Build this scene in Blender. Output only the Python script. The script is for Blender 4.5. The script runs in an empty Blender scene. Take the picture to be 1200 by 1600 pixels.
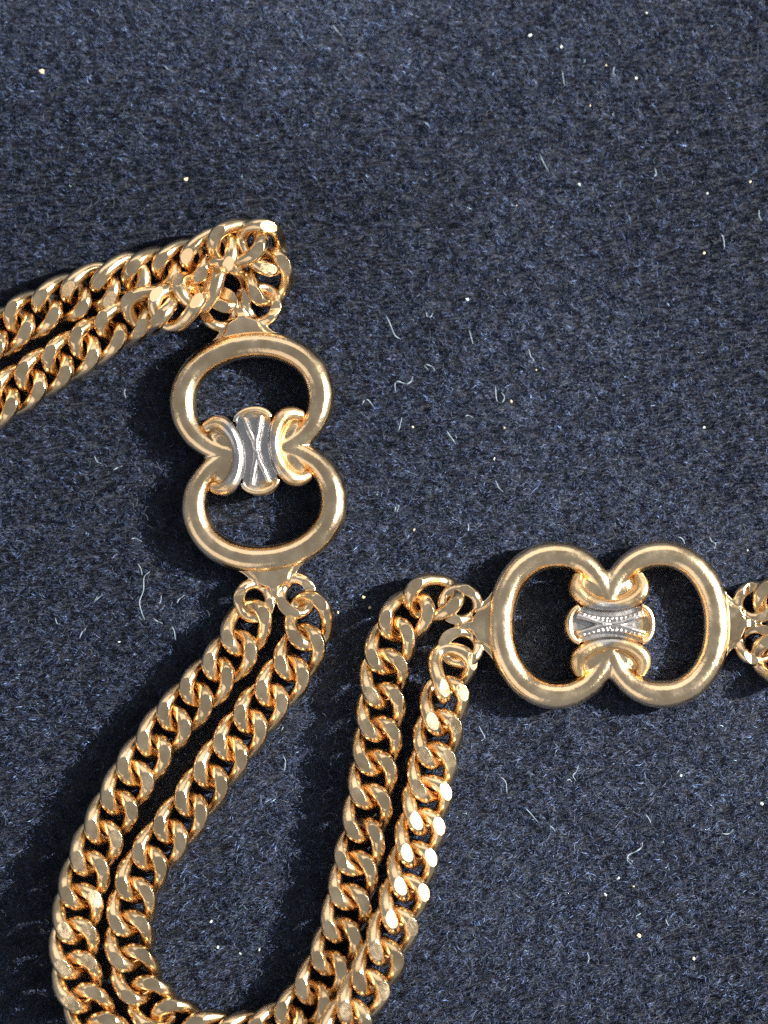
import bpy, bmesh, math, random
import numpy as np
from mathutils import Vector, Matrix

random.seed(7)
RNG = np.random.default_rng(11)
scene = bpy.context.scene
COL = scene.collection
MM = 0.001
PX = MM / 15.0                       # the photograph shows about 15 pixels per millimetre

# ------------------------------------------------------------------ camera
DIST = 0.215                         # camera to velvet, metres
TILT = math.radians(4.0)             # looking down, leaning a little back from the near edge
cam_d = bpy.data.cameras.new('camera')
cam_d.sensor_fit = 'VERTICAL'
cam_d.sensor_height = 24.0
cam_d.sensor_width = 18.0
cam_d.lens = 24.0 * DIST / (1600 * PX)
cam_d.clip_start = 0.005
cam_d.clip_end = 10.0
cam = bpy.data.objects.new('camera', cam_d)
COL.objects.link(cam)
CAM_POS = Vector((0, -math.sin(TILT) * DIST, math.cos(TILT) * DIST))
CAM_ROT = Matrix.Rotation(TILT, 3, 'X')
cam.location = CAM_POS
cam.rotation_euler = (TILT, 0, 0)
cam_d.dof.use_dof = True
cam_d.dof.focus_distance = DIST - 0.0032
cam_d.dof.aperture_fstop = 6.5
scene.camera = cam


def at(px, py, z):
    """world point at height z (metres) seen at a photograph pixel"""
    d = CAM_ROT @ Vector(((px - 600) * PX, (800 - py) * PX, -DIST))
    k = (z - CAM_POS.z) / d.z
    return CAM_POS + d * k


# ------------------------------------------------------------------ light
world = bpy.data.worlds.new('World')
scene.world = world
world.use_nodes = True
bg = world.node_tree.nodes['Background']
bg.inputs['Color'].default_value = (0.90, 0.96, 1.06, 1)
bg.inputs['Strength'].default_value = 0.31

SUN_EL, SUN_AZ = math.radians(31), math.radians(12)       # from the right, a little from the far side


def aim(o, target=Vector((0, 0, 0))):
    o.rotation_euler = (target - o.location).to_track_quat('-Z', 'Y').to_euler()


def polar(az, el, r):
    return Vector((math.cos(az) * math.cos(el), math.sin(az) * math.cos(el), math.sin(el))) * r


ld = bpy.data.lights.new('sunlight_through_window', 'SPOT')
ld.energy = 92
ld.color = (1.0, 0.93, 0.82)
ld.shadow_soft_size = 0.005
ld.spot_size = math.radians(25)
ld.spot_blend = 0.3
lo = bpy.data.objects.new('sunlight_through_window', ld)
lo.location = polar(SUN_AZ, SUN_EL, 0.6)
aim(lo)
COL.objects.link(lo)


def area(name, loc, sx, sy, energy, color):
    d = bpy.data.lights.new(name, 'AREA')
    d.shape = 'RECTANGLE'
    d.size, d.size_y = sx, sy
    d.energy = energy
    d.color = color
    o = bpy.data.objects.new(name, d)
    o.location = loc
    aim(o)
    COL.objects.link(o)
    return o


area('window_light', polar(math.radians(4), math.radians(41), 1.3), 0.8, 0.75, 9.0, (1.0, 0.96, 0.90))
area('far_fill', polar(math.radians(100), math.radians(38), 1.6), 2.2, 1.0, 7.5, (1.0, 0.91, 0.79))  # added fill lamp, brightens the gold tubes from the far side
area('near_fill', polar(math.radians(225), math.radians(35), 1.6), 1.8, 0.9, 4.5, (1.0, 0.89, 0.77))  # second added fill lamp, dimmer, lifts the gold from the near left

scene.view_settings.view_transform = 'Standard'
scene.view_settings.look = 'None'
scene.view_settings.gamma = 1.0
scene.view_settings.exposure = 0.0
scene.view_settings.use_curve_mapping = False
scene.cycles.max_bounces = 10
scene.cycles.glossy_bounces = 7
scene.cycles.diffuse_bounces = 3
scene.cycles.use_denoising = False
scene.cycles.sample_clamp_indirect = 3.0


# ------------------------------------------------------------------ materials
def new_mat(name):
    m = bpy.data.materials.new(name)
    m.use_nodes = True
    nt = m.node_tree
    return m, nt, nt.nodes['Principled BSDF']


def node(nt, kind, **kw):
    n = nt.nodes.new(kind)
    for k, v in kw.items():
        if k.startswith('i_'):
            n.inputs[k[2:].replace('_', ' ')].default_value = v
        else:
            setattr(n, k, v)
    return n


def metal(name, color, rough, grain, scratch, silver=None, grain_scale=5200.0):
    m, nt, b = new_mat(name)
    L = nt.links.new
    b.inputs['Metallic'].default_value = 1.0
    tc = node(nt, 'ShaderNodeTexCoord')
    oi = node(nt, 'ShaderNodeObjectInfo')
    off = node(nt, 'ShaderNodeVectorMath', operation='MULTIPLY_ADD')
    off.inputs[1].default_value = (1, 1, 1)
    comb = node(nt, 'ShaderNodeCombineXYZ')
    mul = node(nt, 'ShaderNodeMath', operation='MULTIPLY')
    mul.inputs[1].default_value = 0.35
    L(oi.outputs['Random'], mul.inputs[0])
    L(mul.outputs[0], comb.inputs['X'])
    L(mul.outputs[0], comb.inputs['Z'])
    L(tc.outputs['Object'], off.inputs[0])
    L(comb.outputs[0], off.inputs[2])
    P = off.outputs[0]
    big = node(nt, 'ShaderNodeTexNoise', i_Scale=420.0, i_Detail=4.0, i_Roughness=0.6)
    fine = node(nt, 'ShaderNodeTexNoise', i_Scale=grain_scale, i_Detail=3.0, i_Roughness=0.7)
    stretch = node(nt, 'ShaderNodeMapping')
    stretch.inputs['Scale'].default_value = (1.0, 9.0, 3.0)
    stretch.inputs['Rotation'].default_value = (0.2, 0.4, 0.9)
    scr = node(nt, 'ShaderNodeTexNoise', i_Scale=2600.0, i_Detail=2.0)
    for n in (big, fine):
        L(P, n.inputs['Vector'])
    L(P, stretch.inputs['Vector'])
    L(stretch.outputs[0], scr.inputs['Vector'])
    # roughness: worn patches and a little variation
    mr = node(nt, 'ShaderNodeMapRange')
    mr.inputs['From Min'].default_value = 0.3
    mr.inputs['From Max'].default_value = 0.7
    mr.inputs['To Min'].default_value = rough * 0.65
    mr.inputs['To Max'].default_value = rough * 1.5
    L(big.outputs['Fac'], mr.inputs['Value'])
    L(mr.outputs[0], b.inputs['Roughness'])
    # colour: tarnish patches of the plating
    ramp = node(nt, 'ShaderNodeValToRGB')
    ramp.color_ramp.elements[0].position = 0.33
    ramp.color_ramp.elements[0].color = (color[0] * .86, color[1] * .80, color[2] * .72, 1)
    ramp.color_ramp.elements[1].position = 0.62
    ramp.color_ramp.elements[1].color = (*color, 1)
    L(big.outputs['Fac'], ramp.inputs['Fac'])
    hs = node(nt, 'ShaderNodeHueSaturation')
    vr = node(nt, 'ShaderNodeMapRange')
    vr.inputs['To Min'].default_value = 0.84
    vr.inputs['To Max'].default_value = 1.06
    L(oi.outputs['Random'], vr.inputs['Value'])
    L(vr.outputs[0], hs.inputs['Value'])
    L(ramp.outputs['Color'], hs.inputs['Color'])
    col_out = hs.outputs['Color']
    if silver:
        (cx, cy, rx, ry) = silver
        mp = node(nt, 'ShaderNodeMapping')
        mp.inputs['Location'].default_value = (-cx / rx, -cy / ry, 0)
        mp.inputs['Scale'].default_value = (1 / rx, 1 / ry, 0)
        L(tc.outputs['Object'], mp.inputs['Vector'])
        ln = node(nt, 'ShaderNodeVectorMath', operation='LENGTH')
        L(mp.outputs[0], ln.inputs[0])
        wob = node(nt, 'ShaderNodeTexNoise', i_Scale=520.0, i_Detail=4.0)
        L(tc.outputs['Object'], wob.inputs['Vector'])
        add = node(nt, 'ShaderNodeMath', operation='MULTIPLY_ADD')
        add.inputs[1].default_value = 1.3
        L(wob.outputs['Fac'], add.inputs[0])
        L(ln.outputs['Value'], add.inputs[2])
        sm = node(nt, 'ShaderNodeMapRange')
        sm.inputs['From Min'].default_value = 1.52
        sm.inputs['From Max'].default_value = 1.72
        sm.inputs['To Min'].default_value = 1.0
        sm.inputs['To Max'].default_value = 0.0
        L(add.outputs[0], sm.inputs['Value'])
        mix = node(nt, 'ShaderNodeMix', data_type='RGBA')
        mix.inputs['B'].default_value = (0.62, 0.60, 0.62, 1)
        mix.inputs[7].default_value = (0.50, 0.485, 0.48, 1)
        L(sm.outputs[0], mix.inputs[0])
        L(col_out, mix.inputs[6])
        col_out = mix.outputs[2]
    L(col_out, b.inputs['Base Color'])
    b1 = node(nt, 'ShaderNodeBump', i_Strength=grain, i_Distance=0.00006)
    L(fine.outputs['Fac'], b1.inputs['Height'])
    b2 = node(nt, 'ShaderNodeBump', i_Strength=scratch, i_Distance=0.00008)
    L(scr.outputs['Fac'], b2.inputs['Height'])
    L(b1.outputs[0], b2.inputs['Normal'])
    b3 = node(nt, 'ShaderNodeBump', i_Strength=0.25, i_Distance=0.0003)
    L(big.outputs['Fac'], b3.inputs['Height'])
    L(b2.outputs[0], b3.inputs['Normal'])
    L(b3.outputs[0], b.inputs['Normal'])
    return m


GOLD = (0.925, 0.715, 0.455)
m_link = metal('gold_chain', GOLD, 0.17, 0.05, 0.07)
m_ring = metal('gold_cast', (0.93, 0.725, 0.47), 0.17, 0.24, 0.08, grain_scale=2400.0)
m_emb1 = metal('gold_emblem_worn_side', (0.92, 0.68, 0.40), 0.27, 0.45, 0.1, silver=(0.0000, -0.0014, 0.0042, 0.0040), grain_scale=2600.0)
m_emb2 = metal('gold_emblem_worn_middle', (0.92, 0.68, 0.40), 0.27, 0.45, 0.1, silver=(-0.0004, 0.0002, 0.0036, 0.0022), grain_scale=2600.0)


def pile_mat():
    m, nt, b = new_mat('velvet_pile')
    a = node(nt, 'ShaderNodeAttribute', attribute_name='tint')
    nt.links.new(a.outputs['Color'], b.inputs['Base Color'])
    b.inputs['Roughness'].default_value = 0.6
    b.inputs['Specular IOR Level'].default_value = 0.35
    b.inputs['Sheen Weight'].default_value = 0.0
    return m


def backing_mat():
    m, nt, b = new_mat('velvet_backing')
    tc = node(nt, 'ShaderNodeTexCoord')
    n = node(nt, 'ShaderNodeTexNoise', i_Scale=2500.0, i_Detail=4.0)
    r = node(nt, 'ShaderNodeValToRGB')
    r.color_ramp.elements[0].position = 0.35
    r.color_ramp.elements[0].color = (0.006, 0.008, 0.014, 1)
    r.color_ramp.elements[1].position = 0.75
    r.color_ramp.elements[1].color = (0.020, 0.026, 0.045, 1)
    nt.links.new(tc.outputs['Object'], n.inputs['Vector'])
    nt.links.new(n.outputs['Fac'], r.inputs['Fac'])
    nt.links.new(r.outputs['Color'], b.inputs['Base Color'])
    b.inputs['Roughness'].default_value = 0.9
    bp = node(nt, 'ShaderNodeBump', i_Strength=0.8, i_Distance=0.0003)
    nt.links.new(n.outputs['Fac'], bp.inputs['Height'])
    nt.links.new(bp.outputs[0], b.inputs['Normal'])
    return m


def plain_mat(name, color, rough=0.7):
    m, nt, b = new_mat(name)
    tc = node(nt, 'ShaderNodeTexCoord')
    n = node(nt, 'ShaderNodeTexNoise', i_Scale=3000.0)
    r = node(nt, 'ShaderNodeValToRGB')
    r.color_ramp.elements[0].color = (*[c * .7 for c in color], 1)
    r.color_ramp.elements[1].color = (*color, 1)
    nt.links.new(tc.outputs['Object'], n.inputs['Vector'])
    nt.links.new(n.outputs['Fac'], r.inputs['Fac'])
    nt.links.new(r.outputs['Color'], b.inputs['Base Color'])
    b.inputs['Roughness'].default_value = rough
    return m


m_pile = pile_mat()
m_back = backing_mat()
m_lint = plain_mat('pale_blue_lint', (0.125, 0.175, 0.225))
m_lint_dim = plain_mat('grey_blue_lint', (0.06, 0.09, 0.12))
m_speck = plain_mat('cream_dust', (0.55, 0.48, 0.33))
m_speck_w = plain_mat('white_dust', (0.40, 0.48, 0.50))

# ------------------------------------------------------------------ velvet
PILE = 0.95 * MM                     # pile height


def ground_z(x, y):
    return 0.00012 * np.sin(x * 95 + 0.7) * np.cos(y * 80 - 0.4)


def smooth_noise(x, y, scale, seed):
    """value noise on arrays, cells of the given size"""
    r = np.random.default_rng(seed)
    N = 256
    tab = r.random((N, N))
    u, v = x / scale + 100.3, y / scale + 77.7
    iu, iv = np.floor(u).astype(int), np.floor(v).astype(int)
    fu, fv = u - iu, v - iv
    fu, fv = fu * fu * (3 - 2 * fu), fv * fv * (3 - 2 * fv)
    g = lambda a, b: tab[(iu + a) % N, (iv + b) % N]
    return (g(0, 0) * (1 - fu) + g(1, 0) * fu) * (1 - fv) + (g(0, 1) * (1 - fu) + g(1, 1) * fu) * fv


def mesh_np(name, V, F_sizes, F_idx):
    me = bpy.data.meshes.new(name)
    me.vertices.add(len(V))
    me.vertices.foreach_set('co', V.astype(np.float32).ravel())
    me.loops.add(len(F_idx))
    me.loops.foreach_set('vertex_index', F_idx.astype(np.int32))
    me.polygons.add(len(F_sizes))
    starts = np.concatenate([[0], np.cumsum(F_sizes)[:-1]])
    me.polygons.foreach_set('loop_start', starts.astype(np.int32))
    me.update(calc_edges=True)
    me.validate()
    return me


def link_obj(name, me, mat=None, parent=None):
    o = bpy.data.objects.new(name, me)
    COL.objects.link(o)
    if mat is not None and len(me.materials) == 0:
        me.materials.append(mat)
    if parent is not None:
        o.parent = parent
    return o


n = 120
gx, gy = np.meshgrid(np.linspace(-0.11, 0.11, n), np.linspace(-0.13, 0.13, n))
V = np.stack([gx.ravel(), gy.ravel(), ground_z(gx, gy).ravel()], 1)
i = np.arange(n * n).reshape(n, n)
q = np.stack([i[:-1, :-1], i[:-1, 1:], i[1:, 1:], i[1:, :-1]], 2).reshape(-1, 4)
velvet = link_obj('velvet_cloth', mesh_np('velvet_cloth', V, np.full(len(q), 4), q.ravel()), m_back)
velvet['kind'] = 'structure'

WX, WY = 0.0535, 0.0690              # half size of the area that carries pile
NF = 760000


def fibres(N, wx, wy, lmin, lmax, width, seed, lean0, curl):
    r = np.random.default_rng(seed)
    x = r.uniform(-wx, wx, N)
    y = r.uniform(-wy, wy, N)
    # tufts: pull roots together a little
    tx = (smooth_noise(x, y, 0.00045, seed + 1) - .5) * 0.00035
    ty = (smooth_noise(x, y, 0.00045, seed + 2) - .5) * 0.00035
    z = ground_z(x, y)
    # lie of the nap: brushed patches
    nap = (smooth_noise(x, y, 0.022, seed + 3) * .6 + smooth_noise(x, y, 0.009, seed + 4) * .4)
    ang = 2.2 + (nap - .5) * 5.0 + (smooth_noise(x, y, 0.0008, seed + 5) - .5) * 5.0 + r.normal(0, 1.4, N)
    lean = np.clip(lean0 + (smooth_noise(x, y, 0.024, seed + 9) - .5) * .9 + (smooth_noise(x, y, 0.0007, seed + 6) - .5) * .9 + r.normal(0, .22, N), 0.05, 1.45)
    ln = r.uniform(lmin, lmax, N) * (0.82 + 0.36 * smooth_noise(x, y, 0.0006, seed + 7))
    d1 = np.stack([np.cos(ang) * np.sin(lean * .6), np.sin(ang) * np.sin(lean * .6), np.cos(lean * .6)], 1)
    a2 = ang + r.normal(0, curl, N)
    l2 = np.clip(lean * 1.25 + r.normal(0, .2, N), 0, 1.6)
    d2 = np.stack([np.cos(a2) * np.sin(l2), np.sin(a2) * np.sin(l2), np.cos(l2)], 1)
    root = np.stack([x, y, z], 1)
    mid = root + d1 * (ln * .5)[:, None] + np.stack([tx, ty, 0 * tx], 1)
    tip = mid + d2 * (ln * .5)[:, None] + np.stack([tx, ty, 0 * tx], 1)
    sa = ang + np.pi / 2 + r.normal(0, .7, N)
    s = np.stack([np.cos(sa), np.sin(sa), r.normal(0, .4, N)], 1)
    s /= np.linalg.norm(s, axis=1)[:, None]
    w = (width * r.uniform(.6, 1.35, N))[:, None] * .5
    VV = np.empty((N, 5, 3))
    VV[:, 0], VV[:, 1] = root - s * w, root + s * w
    VV[:, 2], VV[:, 3] = mid + s * w, mid - s * w
    VV[:, 4] = tip
    b = np.arange(N)[:, None] * 5
    idx = np.concatenate([b + [[0, 1, 2, 3]], b + [[3, 2, 4]]], 1).ravel()
    sizes = np.tile([4, 3], N)
    # colour of each fibre
    k = np.exp(r.normal(0, .7, N))
    k = np.where(r.random(N) < .03, k * 2.4, k)
    base = np.array([0.0145, 0.0262, 0.0620])
    tint = np.clip(base[None] * k[:, None], 0, .5)
    grey = r.random(N)[:, None] * .2
    tint = tint * (1 - grey) + tint.mean(1, keepdims=True) * grey
    tint = np.concatenate([tint, np.ones((N, 1))], 1)
    return VV.reshape(-1, 3), sizes, idx, np.repeat(tint, 5, 0)


V, S, I, T = fibres(NF, WX, WY, 0.62 * MM, 1.05 * MM, 0.052 * MM, 21, 0.55, 1.3)
me = mesh_np('velvet_pile', V, S, I)
ca = me.color_attributes.new('tint', 'FLOAT_COLOR', 'POINT')
ca.data.foreach_set('color', T.astype(np.float32).ravel())
pile = link_obj('velvet_pile', me, m_pile, velvet)
pile['kind'] = 'stuff'
pile['label'] = 'short navy velvet pile with brushed lighter and darker patches'


# ------------------------------------------------------------------ swept tubes
def catmull(P, per=24):
    P = [np.array(p, float) for p in P]
    P = [2 * P[0] - P[1]] + P + [2 * P[-1] - P[-2]]
    out = []
    for k in range(1, len(P) - 2):
        p0, p1, p2, p3 = P[k - 1:k + 3]
        for j in range(per):
            t = j / per
            out.append(.5 * ((2 * p1) + (-p0 + p2) * t + (2 * p0 - 5 * p1 + 4 * p2 - p3) * t * t + (-p0 + 3 * p1 - 3 * p2 + p3) * t ** 3))
    out.append(P[-2])
    return np.array(out)


def sweep(points, radius, seg=12, closed=False, flat=1.0, up=Vector((0, 0, 1))):
    """bmesh tube along points (metres); radius a number or one per point; flat scales its height"""
    bm = bmesh.new()
    n = len(points)
    rings = []
    for k, p in enumerate(points):
        p = Vector(p)
        a = Vector(points[(k - 1) % n] if closed or k > 0 else points[k])
        c = Vector(points[(k + 1) % n] if closed or k < n - 1 else points[k])
        t = (c - a).normalized()
        side = t.cross(up)
        if side.length < 1e-6:
            side = t.cross(Vector((1, 0, 0)))
        side.normalize()
        top = side.cross(t).normalized()
        r = radius[k] if hasattr(radius, '__len__') else radius
        rings.append([bm.verts.new(p + (side * math.cos(j * 2 * math.pi / seg) + top * math.sin(j * 2 * math.pi / seg) * flat) * r) for j in range(seg)])
    for k in range(n if closed else n - 1):
        A, B = rings[k], rings[(k + 1) % n]
        for j in range(seg):
            bm.faces.new((A[j], A[(j + 1) % seg], B[(j + 1) % seg], B[j]))
    if not closed:
        bm.faces.new(rings[0][::-1])
        bm.faces.new(rings[-1])
    bmesh.ops.recalc_face_normals(bm, faces=bm.faces)
    return bm


def bm_mesh(bm, name, smooth=True):
    me = bpy.data.meshes.new(name)
    for f in bm.faces:
        f.smooth = smooth
    bm.to_mesh(me)
    bm.free()
    return me


def join_bm(dst, src):
    me = bpy.data.meshes.new('tmp')
    src.to_mesh(me)
    src.free()
    dst.from_mesh(me)
    bpy.data.meshes.remove(me)


def fuse(bm, voxel, smooth_iter, name):
    """melt overlapping closed shapes into one cast skin (coordinates in mm while fusing)"""
    for v in bm.verts:
        v.co *= 1000.0
    me = bpy.data.meshes.new(name)
    bm.to_mesh(me)
    bm.free()
    o = bpy.data.objects.new('tmp_fuse', me)
    COL.objects.link(o)
    md = o.modifiers.new('r', 'REMESH')
    md.mode = 'VOXEL'
    md.voxel_size = voxel
    md.adaptivity = 0.0
    ms = o.modifiers.new('s', 'SMOOTH')
    ms.factor = 0.5
    ms.iterations = smooth_iter
    dg = bpy.context.evaluated_depsgraph_get()
    out = bpy.data.meshes.new_from_object(o.evaluated_get(dg))
    bpy.data.objects.remove(o)
    bpy.data.meshes.remove(me)
    out.transform(Matrix.Scale(0.001, 4))
    out.name = name
    out.shade_smooth()
    return out


# ------------------------------------------------------------------ one curb chain link
LA, LB, LC, LR, LH = 37.3 * PX, 28 * PX, -15.2 * PX, 11.5 * PX, 23.0 * PX


def link_mesh(cut_top=LH, cut_bot=LH):
    bm = bmesh.new()
    n, seg = 64, 16
    rings = []
    for k in range(n):
        t = 2 * math.pi * k / n
        p = Vector((LA * math.cos(t), LB * math.sin(t), LC * math.sin(2 * t)))
        d = Vector((-LA * math.sin(t), LB * math.cos(t), 2 * LC * math.cos(2 * t))).normalized()
        rad = Vector((math.cos(t) / LA, math.sin(t) / LB, 0)).normalized()
        N = (rad - d * rad.dot(d)).normalized()
        B = d.cross(N)
        rings.append([bm.verts.new(p + (N * math.cos(j * 2 * math.pi / seg) + B * math.sin(j * 2 * math.pi / seg)) * LR) for j in range(seg)])
    for k in range(n):
        A, Bq = rings[k], rings[(k + 1) % n]
        for j in range(seg):
            bm.faces.new((A[j], A[(j + 1) % seg], Bq[(j + 1) % seg], Bq[j]))
    bmesh.ops.recalc_face_normals(bm, faces=bm.faces)
    for f in bm.faces:
        f.smooth = True
    facets = []
    for h, s in ((cut_top, 1), (cut_bot, -1)):
        bmesh.ops.bisect_plane(bm, geom=bm.verts[:] + bm.edges[:] + bm.faces[:], plane_co=(0, 0, h * s), plane_no=(0, 0, s), clear_outer=True, dist=1e-7)
        be = [e for e in bm.edges if e.is_boundary]
        r = bmesh.ops.holes_fill(bm, edges=be, sides=0)
        for f in r['faces']:
            f.smooth = False
            facets.append(f)
    edges = list({e for f in facets for e in f.edges})
    bmesh.ops.bevel(bm, geom=edges, offset=0.9 * PX, segments=2, profile=0.5, affect='EDGES', clamp_overlap=True)
    bmesh.ops.recalc_face_normals(bm, faces=bm.faces)
    for f in bm.faces:
        if len(f.verts) > 6:
            f.smooth = False
        else:
            f.smooth = True
    me = bpy.data.meshes.new('chain_link')
    bm.to_mesh(me)
    bm.free()
    me.materials.append(m_link)
    return me


ME_LINK = link_mesh()

necklace = bpy.data.objects.new('chain_necklace', None)
COL.objects.link(necklace)
necklace.empty_display_size = 0.01
necklace['label'] = 'gold double strand curb chain necklace with two double ring links on navy velvet'
necklace['category'] = 'necklace'

# ------------------------------------------------------------------ the double ring connectors
RZ = 1.45 * MM                       # tube radius of the rings


def connector_meshes(beads):
    # --- the two fused oval rings, local x along the connector
    bm = bmesh.new()
    for s in (-1, 1):
        pts, rad = [], []
        for k in range(96):
            t = 2 * math.pi * k / 96
            c, sn = math.cos(t), math.sin(t)
            x = s * 81 + 86 * math.copysign(abs(c) ** 0.96, c)
            y = 108 * math.copysign(abs(sn) ** 0.96, sn)
            pts.append((x * PX, y * PX, 0))
            inner = max(0.0, -c * s)            # towards the middle the wire thins
            rad.append((21.5 - 4.0 * inner) * PX)
        join_bm(bm, sweep(pts, rad, 20, closed=True, flat=0.98))
    for s in (-1, 1):                           # cast web that fills the crotch between the rings, and the short stem through it
        b2 = bmesh.new()
        bmesh.ops.create_uvsphere(b2, u_segments=24, v_segments=12, radius=1.0, matrix=Matrix.Translation((0, s * 54 * PX, 1 * PX)) @ Matrix.Diagonal((54 * PX, 31 * PX, 15 * PX, 1)))
        join_bm(bm, b2)
        join_bm(bm, sweep([(0, s * 20 * PX, 0), (0, s * 55 * PX, 2 * PX), (0, s * 66 * PX, 1 * PX), (0, s * 72 * PX, 0)], [13 * PX, 14 * PX, 13 * PX, 5 * PX], 12))
    frame = fuse(bm, 0.11, 6, 'ring_connector')

    # --- lug: a flared web with two eyes, on the +x end
    bm = bmesh.new()
    eye_r, hx, hy = 24, 229, 33
    for s in (-1, 1):
        pts = []
        for k in range(28):
            t = 2 * math.pi * k / 28
            ex = hx + 27 * math.cos(t)
            ey = s * hy + eye_r * math.sin(t)
            ez = -3 - s * 6.0 * math.sin(2 * t)
            pts.append((ex * PX, ey * PX, ez * PX))
        join_bm(bm, sweep(pts, 9.6 * PX, 12, closed=True))
    outline = [(172, 66), (184, 46), (193, 37), (203, 33), (207, 22), (211, 10), (226, 4), (226, -4), (211, -10), (207, -22), (203, -33), (193, -37), (184, -46), (172, -66)]
    for zl, zh, k in ((-11, 4, 1.0), (-8, 9, 0.72)):
        vb = [bm.verts.new((x * PX, y * k * PX, zl * PX)) for x, y in outline]
        vt = [bm.verts.new((x * PX, y * k * PX, zh * PX)) for x, y in outline]
        for q_ in range(len(outline)):
            w_ = (q_ + 1) % len(outline)
            bm.faces.new((vb[q_], vb[w_], vt[w_], vt[q_]))
        bm.faces.new(vt)
        bm.faces.new(vb[::-1])
    bmesh.ops.recalc_face_normals(bm, faces=bm.faces)
    lug = fuse(bm, 0.085, 12, 'chain_lug')
    co = np.empty(len(lug.vertices) * 3, dtype=np.float32)
    lug.vertices.foreach_get('co', co)
    co = co.reshape(-1, 3)
    far = np.clip((co[:, 0] / PX - 200) / 18, 0, 1)      # the eyes are filed flat like the links
    lim = (16 - 9.5 * far) * PX
    co[:, 2] = np.minimum(co[:, 2], lim)
    lug.vertices.foreach_set('co', co.ravel())
    lug.update()

    # --- emblem: two crescents back to back with a waisted band between them
    bm = bmesh.new()
    top = 25
    claw = [(-47, 75), (-51, 60), (-46, 46), (-27, 33.5), (0, 28.5), (27, 33.5), (46, 46), (51, 60), (47, 75)]
    crad = [8.0, 11.0, 12.5, 11.0, 9.5, 11.0, 12.5, 11.0, 8.0]
    C = catmull([(x, y, r_) for (x, y), r_ in zip(claw, crad)], 6)
    for s in (-1, 1):
        pts = [(c[0] * PX, s * c[1] * PX, (top - 5 - 0.0035 * max(0, c[1] - 30) ** 2 * 1.6) * PX) for c in C]
        join_bm(bm, sweep(pts, [c[2] * PX for c in C], 14, flat=1.15))
        join_bm(bm, sweep([(p[0], p[1], p[2] - 9 * PX) for p in pts], [c[2] * .99 * PX for c in C], 12, flat=1.3))
    # waisted body plate
    side = lambda x: 21 + x * x / 330.0
    prof = [(-48 + 4 * k, side(-48 + 4 * k)) for k in range(25)]
    for k in range(1, 16):
        t = math.pi / 2 - math.pi * k / 16
        prof.append((48 + 21 * math.cos(t), 28 * math.sin(t)))
    low = [(-x, -y) for x, y in prof]
    poly = prof + low
    vb = [bm.verts.new((x * PX, y * PX, -6 * PX)) for x, y in poly]
    vt = [bm.verts.new((x * PX, y * PX, (top - 5) * PX)) for x, y in poly]
    nP = len(poly)
    for k in range(nP):
        bm.faces.new((vb[k], vb[(k + 1) % nP], vt[(k + 1) % nP], vt[k]))
    bm.faces.new(vt)
    bm.faces.new(vb[::-1])
    # raised rims, caps and forked strokes of the band
    for s in (-1, 1):
        rim = [(x * PX, s * (8.5 + x * x / 240.0) * PX, (top + 0.5) * PX) for x in range(-50, 51, 4)]
        if beads:
            join_bm(bm, sweep(rim, 3.6 * PX, 8))
        cap = []
        for k in range(19):
            t = math.radians(-84 + 168 * k / 18)
            cap.append((s * (46 + 18 * math.cos(t)) * PX, 27 * math.sin(t) * PX, (top - 1.5) * PX))
        join_bm(bm, sweep(cap, 4.8 * PX, 8))
        for yy in (-1, 1):
            join_bm(bm, sweep([(s * 2 * PX, yy * 0.3 * PX, (top + 1) * PX), (s * 14 * PX, yy * 1.5 * PX, (top + 2.5) * PX), (s * 32 * PX, yy * 8.0 * PX, (top + 2.5) * PX), (s * 52 * PX, yy * 13.5 * PX, (top + .5) * PX)], [4.6 * PX, 4.8 * PX, 4.8 * PX, 4.4 * PX], 8))
        for k in range(13 if beads else 0):
            x = -42 + 84 * k / 12
            b2 = bmesh.new()
            bmesh.ops.create_icosphere(b2, subdivisions=2, radius=2.3 * PX, matrix=Matrix.Translation((x * PX, s * (8.5 + x * x / 240.0) * PX, (top + 3.6) * PX)))
            join_bm(bm, b2)
    join_bm(bm, sweep([(-6 * PX, 0, (top + 0.5) * PX), (6 * PX, 0, (top + 0.5) * PX)], 4.5 * PX, 8))
    bmesh.ops.recalc_face_normals(bm, faces=bm.faces)
    emb = fuse(bm, 0.05, 3, 'emblem')
    return frame, lug, emb


ME_FRAME, ME_LUG, ME_EMB = connector_meshes(False)
ME_EMB2 = connector_meshes(True)[2]
for m_ in (ME_FRAME, ME_LUG):
    m_.materials.append(m_ring)
ME_EMB.materials.append(m_emb1)
ME_EMB2.materials.append(m_emb2)


def connector(px, py, z, rz, tilt_x, tilt_y, emb, label):
    f = link_obj('ring_connector', ME_FRAME, parent=necklace)
    f.location = at(px, py, z)
    f.rotation_euler = (tilt_x, tilt_y, rz)
    f['label'] = label
    link_obj('emblem', emb, parent=f)
    for k in (0, 1):
        lg = link_obj('chain_lug', ME_LUG, parent=f)
        lg.rotation_euler = (0, 0, math.pi * k)
    M = Matrix.Translation(f.location) @ f.rotation_euler.to_matrix().to_4x4()
    eyes = {}
    for ex in (-1, 1):
        for ey in (-1, 1):
            eyes[(ex, ey)] = M @ Vector((ex * 229 * PX, ey * 33 * PX, -5 * PX))
    return f, eyes


ZC = PILE * 0.72 + RZ
R1, EYE1 = connector(403, 706, ZC, math.radians(-83), math.radians(2), 0, ME_EMB, 'double ring link with the silver of its emblem showing along one crescent')
R2, EYE2 = connector(951, 976, ZC, math.radians(0.5), 0, math.radians(1.5), ME_EMB2, 'double ring link with the silver of its emblem showing across the middle')


# ------------------------------------------------------------------ chain strands
PITCH = 51 * PX
EYE_GAP = 43.5 * PX


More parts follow.
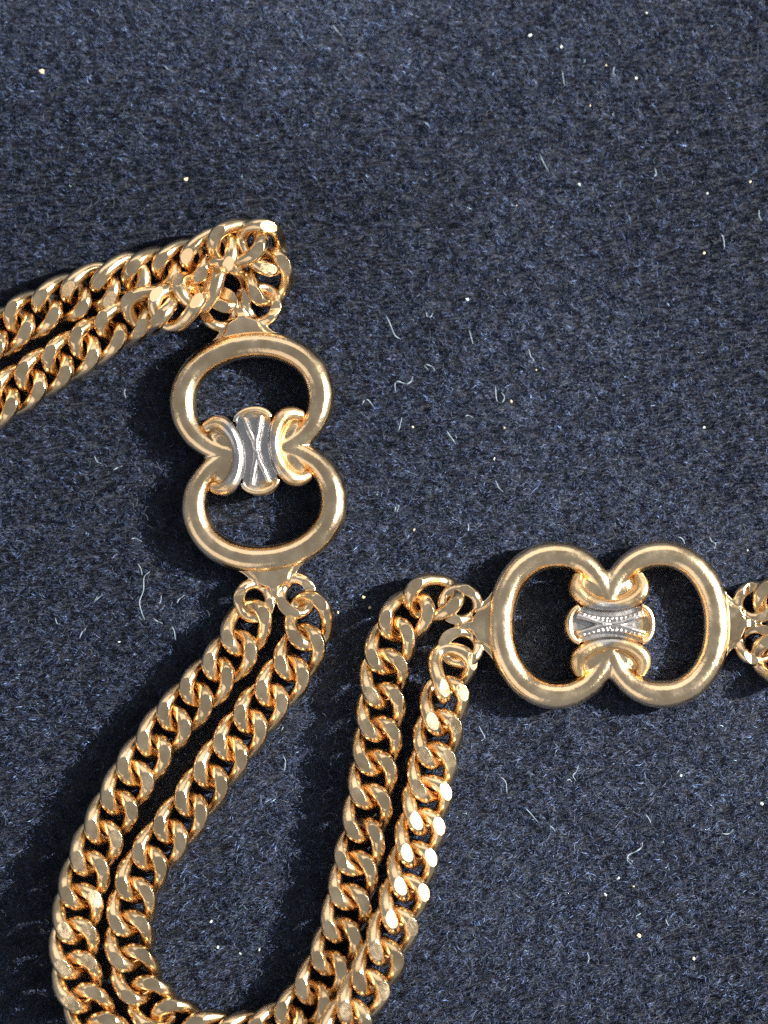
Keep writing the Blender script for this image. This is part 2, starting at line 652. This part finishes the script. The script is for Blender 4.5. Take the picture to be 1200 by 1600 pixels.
def strand(start, pts, end=None, pitch=PITCH):
    """links from an eye (or None) through pixel points (px, py, z mm, roll deg) to an eye (or None)"""
    P = []
    if start is not None:
        P.append((*start, pts[0][3]))
    for (x, y, z, r) in pts:
        w = at(x, y, z * MM)
        P.append((w.x, w.y, w.z, r))
    if end is not None:
        P.append((*end, pts[-1][3]))
    A = np.array(P)
    A[:, 3] *= 1e-5                                 # keep roll out of the arc length
    C = catmull(A)
    s = np.concatenate([[0], np.cumsum(np.linalg.norm(np.diff(C[:, :3], axis=0), axis=1))])
    s0 = EYE_GAP if start is not None else 0.0
    s1 = s[-1] - (EYE_GAP if end is not None else 0.0)
    if end is not None:
        nl = max(2, round((s1 - s0) / pitch) + 1)
        pos = np.linspace(s0, s1, nl)
    else:
        pos = np.arange(s0, s1, pitch)
    g = lambda q: np.array([np.interp(q, s, C[:, k]) for k in range(4)])
    for q in pos:
        c = g(q)
        a, b = g(max(0, q - pitch * .55)), g(min(s[-1], q + pitch * .55))
        T = Vector(b[:3] - a[:3]).normalized()
        up = Vector((0, 0, 1))
        side = up.cross(T).normalized()
        nrm = T.cross(side).normalized()
        M3 = Matrix((T, side, nrm)).transposed()
        roll = math.radians(c[3] * 1e5 + random.gauss(0, 3.8))
        M3 = M3 @ Matrix.Rotation(roll, 3, 'X') @ Matrix.Rotation(random.gauss(0, .03), 3, 'Y') @ Matrix.Rotation(random.gauss(0, .03), 3, 'Z')
        o = link_obj('chain_link', ME_LINK, parent=necklace)
        o.matrix_world = Matrix.Translation(Vector(c[:3])) @ M3.to_4x4()


ZL = (PILE * 0.70 + LH) / MM         # resting height of a flat link, mm
h = ZL
# outer loop: first ring link, left eye of its lower lug -> second ring link, lower eye of its left lug
strand(EYE1[(1, -1)],
       [(376, 1004, h, 0), (342, 1046, h, 0), (306, 1088, h, 0), (269, 1128, h, -2), (234, 1174, h, -5), (202, 1224, h, -9), (173, 1277, h, -13), (147, 1330, h + .3, -14),
        (129, 1384, h + .6, -15), (118, 1445, h + .9, -16), (117, 1505, h + 1.0, -16), (131, 1562, h + 1.0, -14), (168, 1622, h + .8, -10), (235, 1672, h + .5, 0), (320, 1700, h + .4, 0),
        (410, 1700, h + .8, 0), (480, 1664, h + 1.2, 4), (526, 1618, h + 1.4, 10), (557, 1570, h + 1.4, 15), (583, 1522, h + 1.2, 18), (606, 1472, h + 1.0, 20), (626, 1418, h + .8, 19), (641, 1362, h + .5, 18), (654, 1306, h + .4, 17),
        (667, 1248, h + .3, 16), (677, 1189, h + .3, 17), (687, 1132, h + .3, 19), (697, 1083, h + .4, 22), (706, 1040, h + .4, 40)],
       EYE2[(-1, -1)])
# inner loop
strand(EYE1[(1, 1)],
       [(482, 965, h, 0), (474, 1004, h, 0), (456, 1046, h, 0), (424, 1086, h, 0), (393, 1126, h, 0), (362, 1168, h, 0), (329, 1216, h, 0), (296, 1264, h, 0), (262, 1308, h, 0), (230, 1350, h, -2),
        (211, 1398, h, -6), (202, 1450, h, -8), (207, 1505, h, -8), (228, 1556, h, -6), (266, 1594, h, -4), (320, 1616, h, 0), (380, 1620, h, 0), (435, 1604, h, 0), (480, 1566, h, 0),
        (508, 1518, h, 0), (529, 1470, h, 0), (543, 1416, h, 0), (555, 1362, h, 0), (567, 1306, h, 0), (577, 1254, h, 0), (585, 1195, h, 0), (592, 1141, h, 0), (597, 1087, h, 0), (604, 1029, h, 0),
        (622, 980, h, 0), (655, 945, h, 0), (690, 932, h, 0)],
       EYE2[(-1, 1)])
# the pair leaving the second ring link to the right
strand(EYE2[(1, 1)], [(1215, 938, h, 0), (1270, 925, h, 0), (1340, 905, h, 0), (1400, 890, h, 0)])
strand(EYE2[(1, -1)], [(1215, 1030, h, 0), (1270, 1040, h, 0), (1340, 1040, h, 0), (1400, 1035, h, 0)])
# the pair doubling back from the first ring link and leaving at the left
strand(EYE1[(-1, 1)],
       [(420, 440, h + .2, 0), (416, 400, h + .9, 6), (402, 374, h + 1.8, 0), (360, 384, h + 2.4, -16), (330, 398, h + 1.4, -25), (300, 409, h + .8, -22), (262, 421, h + .6, -20), (222, 429, h + 1.0, -30), (186, 437, h + 1.2, -42),
        (150, 449, h + .8, -36), (100, 468, h + .2, -14), (50, 493, h, -6), (6, 519, h, 0), (-40, 546, h, 0), (-100, 560, h, 0), (-160, 590, h, 0)], pitch=49 * PX)
strand(EYE1[(-1, -1)],
       [(350, 440, h + .3, 0), (324, 434, h + 1.0, 24), (300, 462, h + 2.2, 24), (266, 482, h + 2.4, 14), (232, 486, h + 1.6, 6), (205, 500, h + .5, 0), (176, 517, h, 0),
        (133, 543, h, 0), (90, 570, h, 0), (46, 597, h, 0), (4, 624, h, 0), (-40, 652, h, 0), (-95, 668, h, 0), (-150, 700, h, 0)], pitch=49 * PX)


# ------------------------------------------------------------------ lint and dust on the velvet
def lint_thread(pts, r, mat, label, lift=0.0):
    W = []
    for k, (x, y) in enumerate(pts):
        W.append((x, y, 0))
    C = catmull([(x, y, 0) for x, y in pts], 6)
    P = []
    for k, c in enumerate(C):
        z = PILE * (0.86 + 0.1 * math.sin(k * 0.7)) + lift
        P.append(at(c[0], c[1], z))
    c0 = sum(P, Vector()) / len(P)
    rad = [r * .85 * PX * (1 - .6 * abs(2 * k / (len(P) - 1) - 1) ** 3) for k in range(len(P))]
    me = bm_mesh(sweep([p - c0 for p in P], rad, 5), 'lint_thread')
    o = link_obj('lint_thread', me, mat)
    o.location = c0
    o['category'] = 'lint'
    o['label'] = label
    o['group'] = 'lint threads on the velvet'


LONG = [([(234, 893), (225, 902), (224, 922), (218, 940), (221, 956), (226, 968)], 1.2, 'long pale thread bent like a hook beside the chain'),
        ([(618, 612), (617, 600), (622, 596), (634, 600), (642, 596), (645, 588)], 1.3, 'pale branching thread on open velvet above the double rings'),
        ([(774, 603), (775, 620), (777, 628)], 1.2, 'short straight pale thread next to a cream speck'),
        ([(783, 613), (788, 620), (785, 628), (779, 629)], 1.1, 'small hooked pale thread next to a cream speck'),
        ([(603, 492), (610, 508), (617, 524), (626, 530)], 1.2, 'long wavy pale thread on open velvet'),
        ([(826, 545), (829, 557), (834, 563), (831, 567)], 1.2, 'tiny pale thread curled like a comma'),
        ([(733, 515), (736, 527), (739, 537)], 1.0, None), ([(666, 487), (667, 494), (673, 495), (676, 489)], 1.1, None),
        ([(669, 578), (663, 571), (668, 570), (676, 574), (680, 580)], 1.0, None), ([(628, 652), (625, 664), (623, 673)], 1.1, None),
        ([(698, 673), (702, 680), (708, 688), (712, 694)], 1.3, None), ([(726, 651), (731, 649), (738, 652)], 1.1, None),
        ([(774, 750), (779, 762), (786, 768)], 1.1, None), ([(731, 818), (732, 824), (731, 830)], 1.4, None),
        ([(566, 632), (569, 626), (575, 625), (584, 636)], 1.1, None), ([(617, 800), (618, 793), (623, 790), (620, 801)], 1.0, None),
        ([(147, 712), (152, 722), (158, 724)], 1.1, None), ([(176, 735), (183, 731), (191, 728)], 1.1, None), ([(252, 930), (251, 938), (249, 944)], 1.1, None),
        ([(276, 943), (280, 936), (288, 930)], 1.1, None), ([(152, 932), (147, 940), (152, 936), (160, 929)], .9, None), ([(86, 965), (89, 974), (94, 975)], 1.1, None),
        ([(124, 998), (128, 988), (134, 982)], 1.1, None), ([(239, 966), (246, 971), (254, 974)], 1.1, None), ([(204, 843), (210, 841), (222, 846)], 1.0, None),
        ([(196, 608), (194, 614), (197, 622)], 1.2, None), ([(215, 880), (220, 889), (222, 899)], 1.0, None), ([(268, 978), (272, 986), (274, 1000)], 1.0, None),
        ([(980, 1336), (982, 1342), (988, 1346), (984, 1350)], 1.0, None), ([(1004, 1316), (1002, 1324), (994, 1330), (982, 1336), (980, 1344), (986, 1350)], 1.4, None),
        ([(904, 1196), (900, 1206), (895, 1212), (900, 1220)], 1.1, None), ([(884, 1220), (890, 1218), (893, 1222)], 1.2, None), ([(1126, 1302), (1138, 1303), (1146, 1296)], 1.2, None),
        ([(917, 1488), (920, 1496), (918, 1506)], 1.2, None), ([(820, 1262), (828, 1270), (840, 1284)], 1.0, None), ([(858, 1290), (864, 1294), (867, 1299)], 1.1, None),
        ([(1008, 1272), (1013, 1278), (1017, 1286)], 1.1, None), ([(1040, 1436), (1042, 1442), (1045, 1447)], 1.2, None), ([(1108, 838), (1112, 846), (1118, 850), (1116, 858)], 1.1, None),
        ([(843, 240), (848, 252), (857, 268)], 1.0, None), ([(1126, 365), (1130, 372), (1132, 388)], 1.1, None), ([(1186, 328), (1186, 338), (1190, 345)], 1.2, None),
        ([(878, 110), (880, 122), (882, 134)], .9, None), ([(1023, 262), (1025, 272), (1022, 276)], 1.1, None), ([(960, 104), (958, 114), (962, 118)], 1.1, None),
        ([(748, 1134), (752, 1142), (757, 1152), (752, 1158)], 1.1, None), ([(781, 1213), (790, 1222), (792, 1240)], 1.0, None), ([(442, 1180), (446, 1190), (444, 1206)], 1.0, None),
        ([(1058, 838), (1066, 842), (1070, 850)], 1.0, None), ([(520, 38), (526, 48), (534, 56)], .9, None), ([(254, 100), (262, 108), (270, 112)], .9, None)]


def whereabouts(x, y):
    if 250 < x < 600 and 960 < y < 1600:
        return 'inside the loop of double chain'
    if x < 340 and y > 520:
        return 'beside the double ring link with the worn crescent'
    if x > 740 and y > 1000:
        return 'beside the chain strand with bright facets'
    if y > 430:
        return 'between the two double ring links'
    return 'beyond the fold of the chain'


def bend(pts):
    v = [Vector((b[0] - a[0], b[1] - a[1])).normalized() for a, b in zip(pts[:-1], pts[1:])]
    turn = sum(abs(a.angle_signed(b)) for a, b in zip(v[:-1], v[1:]))
    return 'nearly straight' if turn < .45 else 'bent' if turn < 1.3 else 'tightly curled'


for pts, r, lab in LONG:
    lint_thread(pts, r, m_lint, lab or 'short %s pale blue lint thread %s' % (bend(pts), whereabouts(*pts[0])))

# dust specks
SPECKS = [(65, 112, 5, 0), (290, 280, 4, 0), (799, 627, 3.6, 0), (1100, 395, 3.4, 0), (568, 933, 3, 0), (578, 949, 3, 0), (528, 957, 3, 0), (772, 717, 2.6, 1), (838, 578, 2.0, 0), (807, 321, 2.0, 0),
          (994, 122, 2.8, 1), (947, 102, 2.4, 0), (922, 165, 2.4, 0), (1105, 302, 2.6, 1), (1172, 284, 2.8, 0), (905, 288, 2.6, 1), (1010, 20, 2.4, 1), (877, 73, 3.2, 1), (828, 55, 3.4, 1),
          (1064, 1212, 2.8, 1), (966, 1372, 3.0, 1), (946, 1398, 3.4, 1), (998, 1462, 3.6, 0), (1084, 1498, 3.2, 0), (990, 1385, 2.2, 0), (1190, 1256, 4.0, 1), (186, 1003, 2.4, 1), (1168, 860, 2.4, 1),
          (1100, 668, 2.4, 1), (645, 667, 2.2, 0), (647, 828, 2.0, 0), (788, 668, 2.0, 0), (330, 1440, 2.6, 1), (375, 1490, 2.8, 1), (405, 1484, 2.8, 1), (340, 1480, 2.8, 1), (730, 468, 2.8, 1)]
for x, y, r, k in SPECKS:
    bm = bmesh.new()
    bmesh.ops.create_icosphere(bm, subdivisions=2, radius=r * .75 * PX)
    sx, sy, sz = random.uniform(.8, 1.3), random.uniform(.6, 1.0), random.uniform(.5, .8)
    for v in bm.verts:
        v.co = Vector((v.co.x * sx, v.co.y * sy, v.co.z * sz)) * random.uniform(.6, 1.3)
    o = link_obj('dust_speck', bm_mesh(bm, 'dust_speck', False), m_speck if k == 0 else m_speck_w)
    o.location = at(x, y, PILE * .93)
    o.rotation_euler = (0, 0, random.uniform(0, 6.28))
    o['category'] = 'dust speck'
    o['group'] = 'dust specks on the velvet'
    size = 'larger' if r > 3.1 else 'tiny'
    o['label'] = '%s %s dust %s' % (size, 'cream crumb of' if k == 0 else 'whitish grain of', whereabouts(x, y))

# fine fluff that nobody could count
r = np.random.default_rng(5)
bm_v, bm_s, bm_i, cnt = [], [], [], 0
for k in range(6500):
    x, y = r.uniform(-WX, WX), r.uniform(-WY, WY)
    ang, L, kap = r.uniform(0, 6.28), r.uniform(.35, 1.3) * MM, r.normal(0, 3200)
    w = r.uniform(.018, .034) * MM
    m = 6
    p = np.array([x, y, PILE * r.uniform(.72, 1.0)])
    row = []
    for j in range(m):
        d = np.array([math.cos(ang), math.sin(ang), r.normal(0, .12)])
        nn = np.array([-d[1], d[0], 0])
        row.append((p - nn * w / 2, p + nn * w / 2, p + np.array([0, 0, w * .7])))
        p = p + d * L / m
        ang += kap * L / m + r.normal(0, .15)
    for tri in row:
        bm_v.extend(tri)
    for j in range(m - 1):
        a = cnt + j * 3
        for e in range(3):
            bm_i.extend([a + e, a + (e + 1) % 3, a + 3 + (e + 1) % 3, a + 3 + e])
            bm_s.append(4)
    cnt += m * 3
fl = link_obj('fine_lint', mesh_np('fine_lint', np.array(bm_v), np.array(bm_s), np.array(bm_i)), m_lint_dim)
fl['kind'] = 'stuff'
fl['label'] = 'fine grey blue fluff scattered over the navy velvet'
fl['category'] = 'lint'
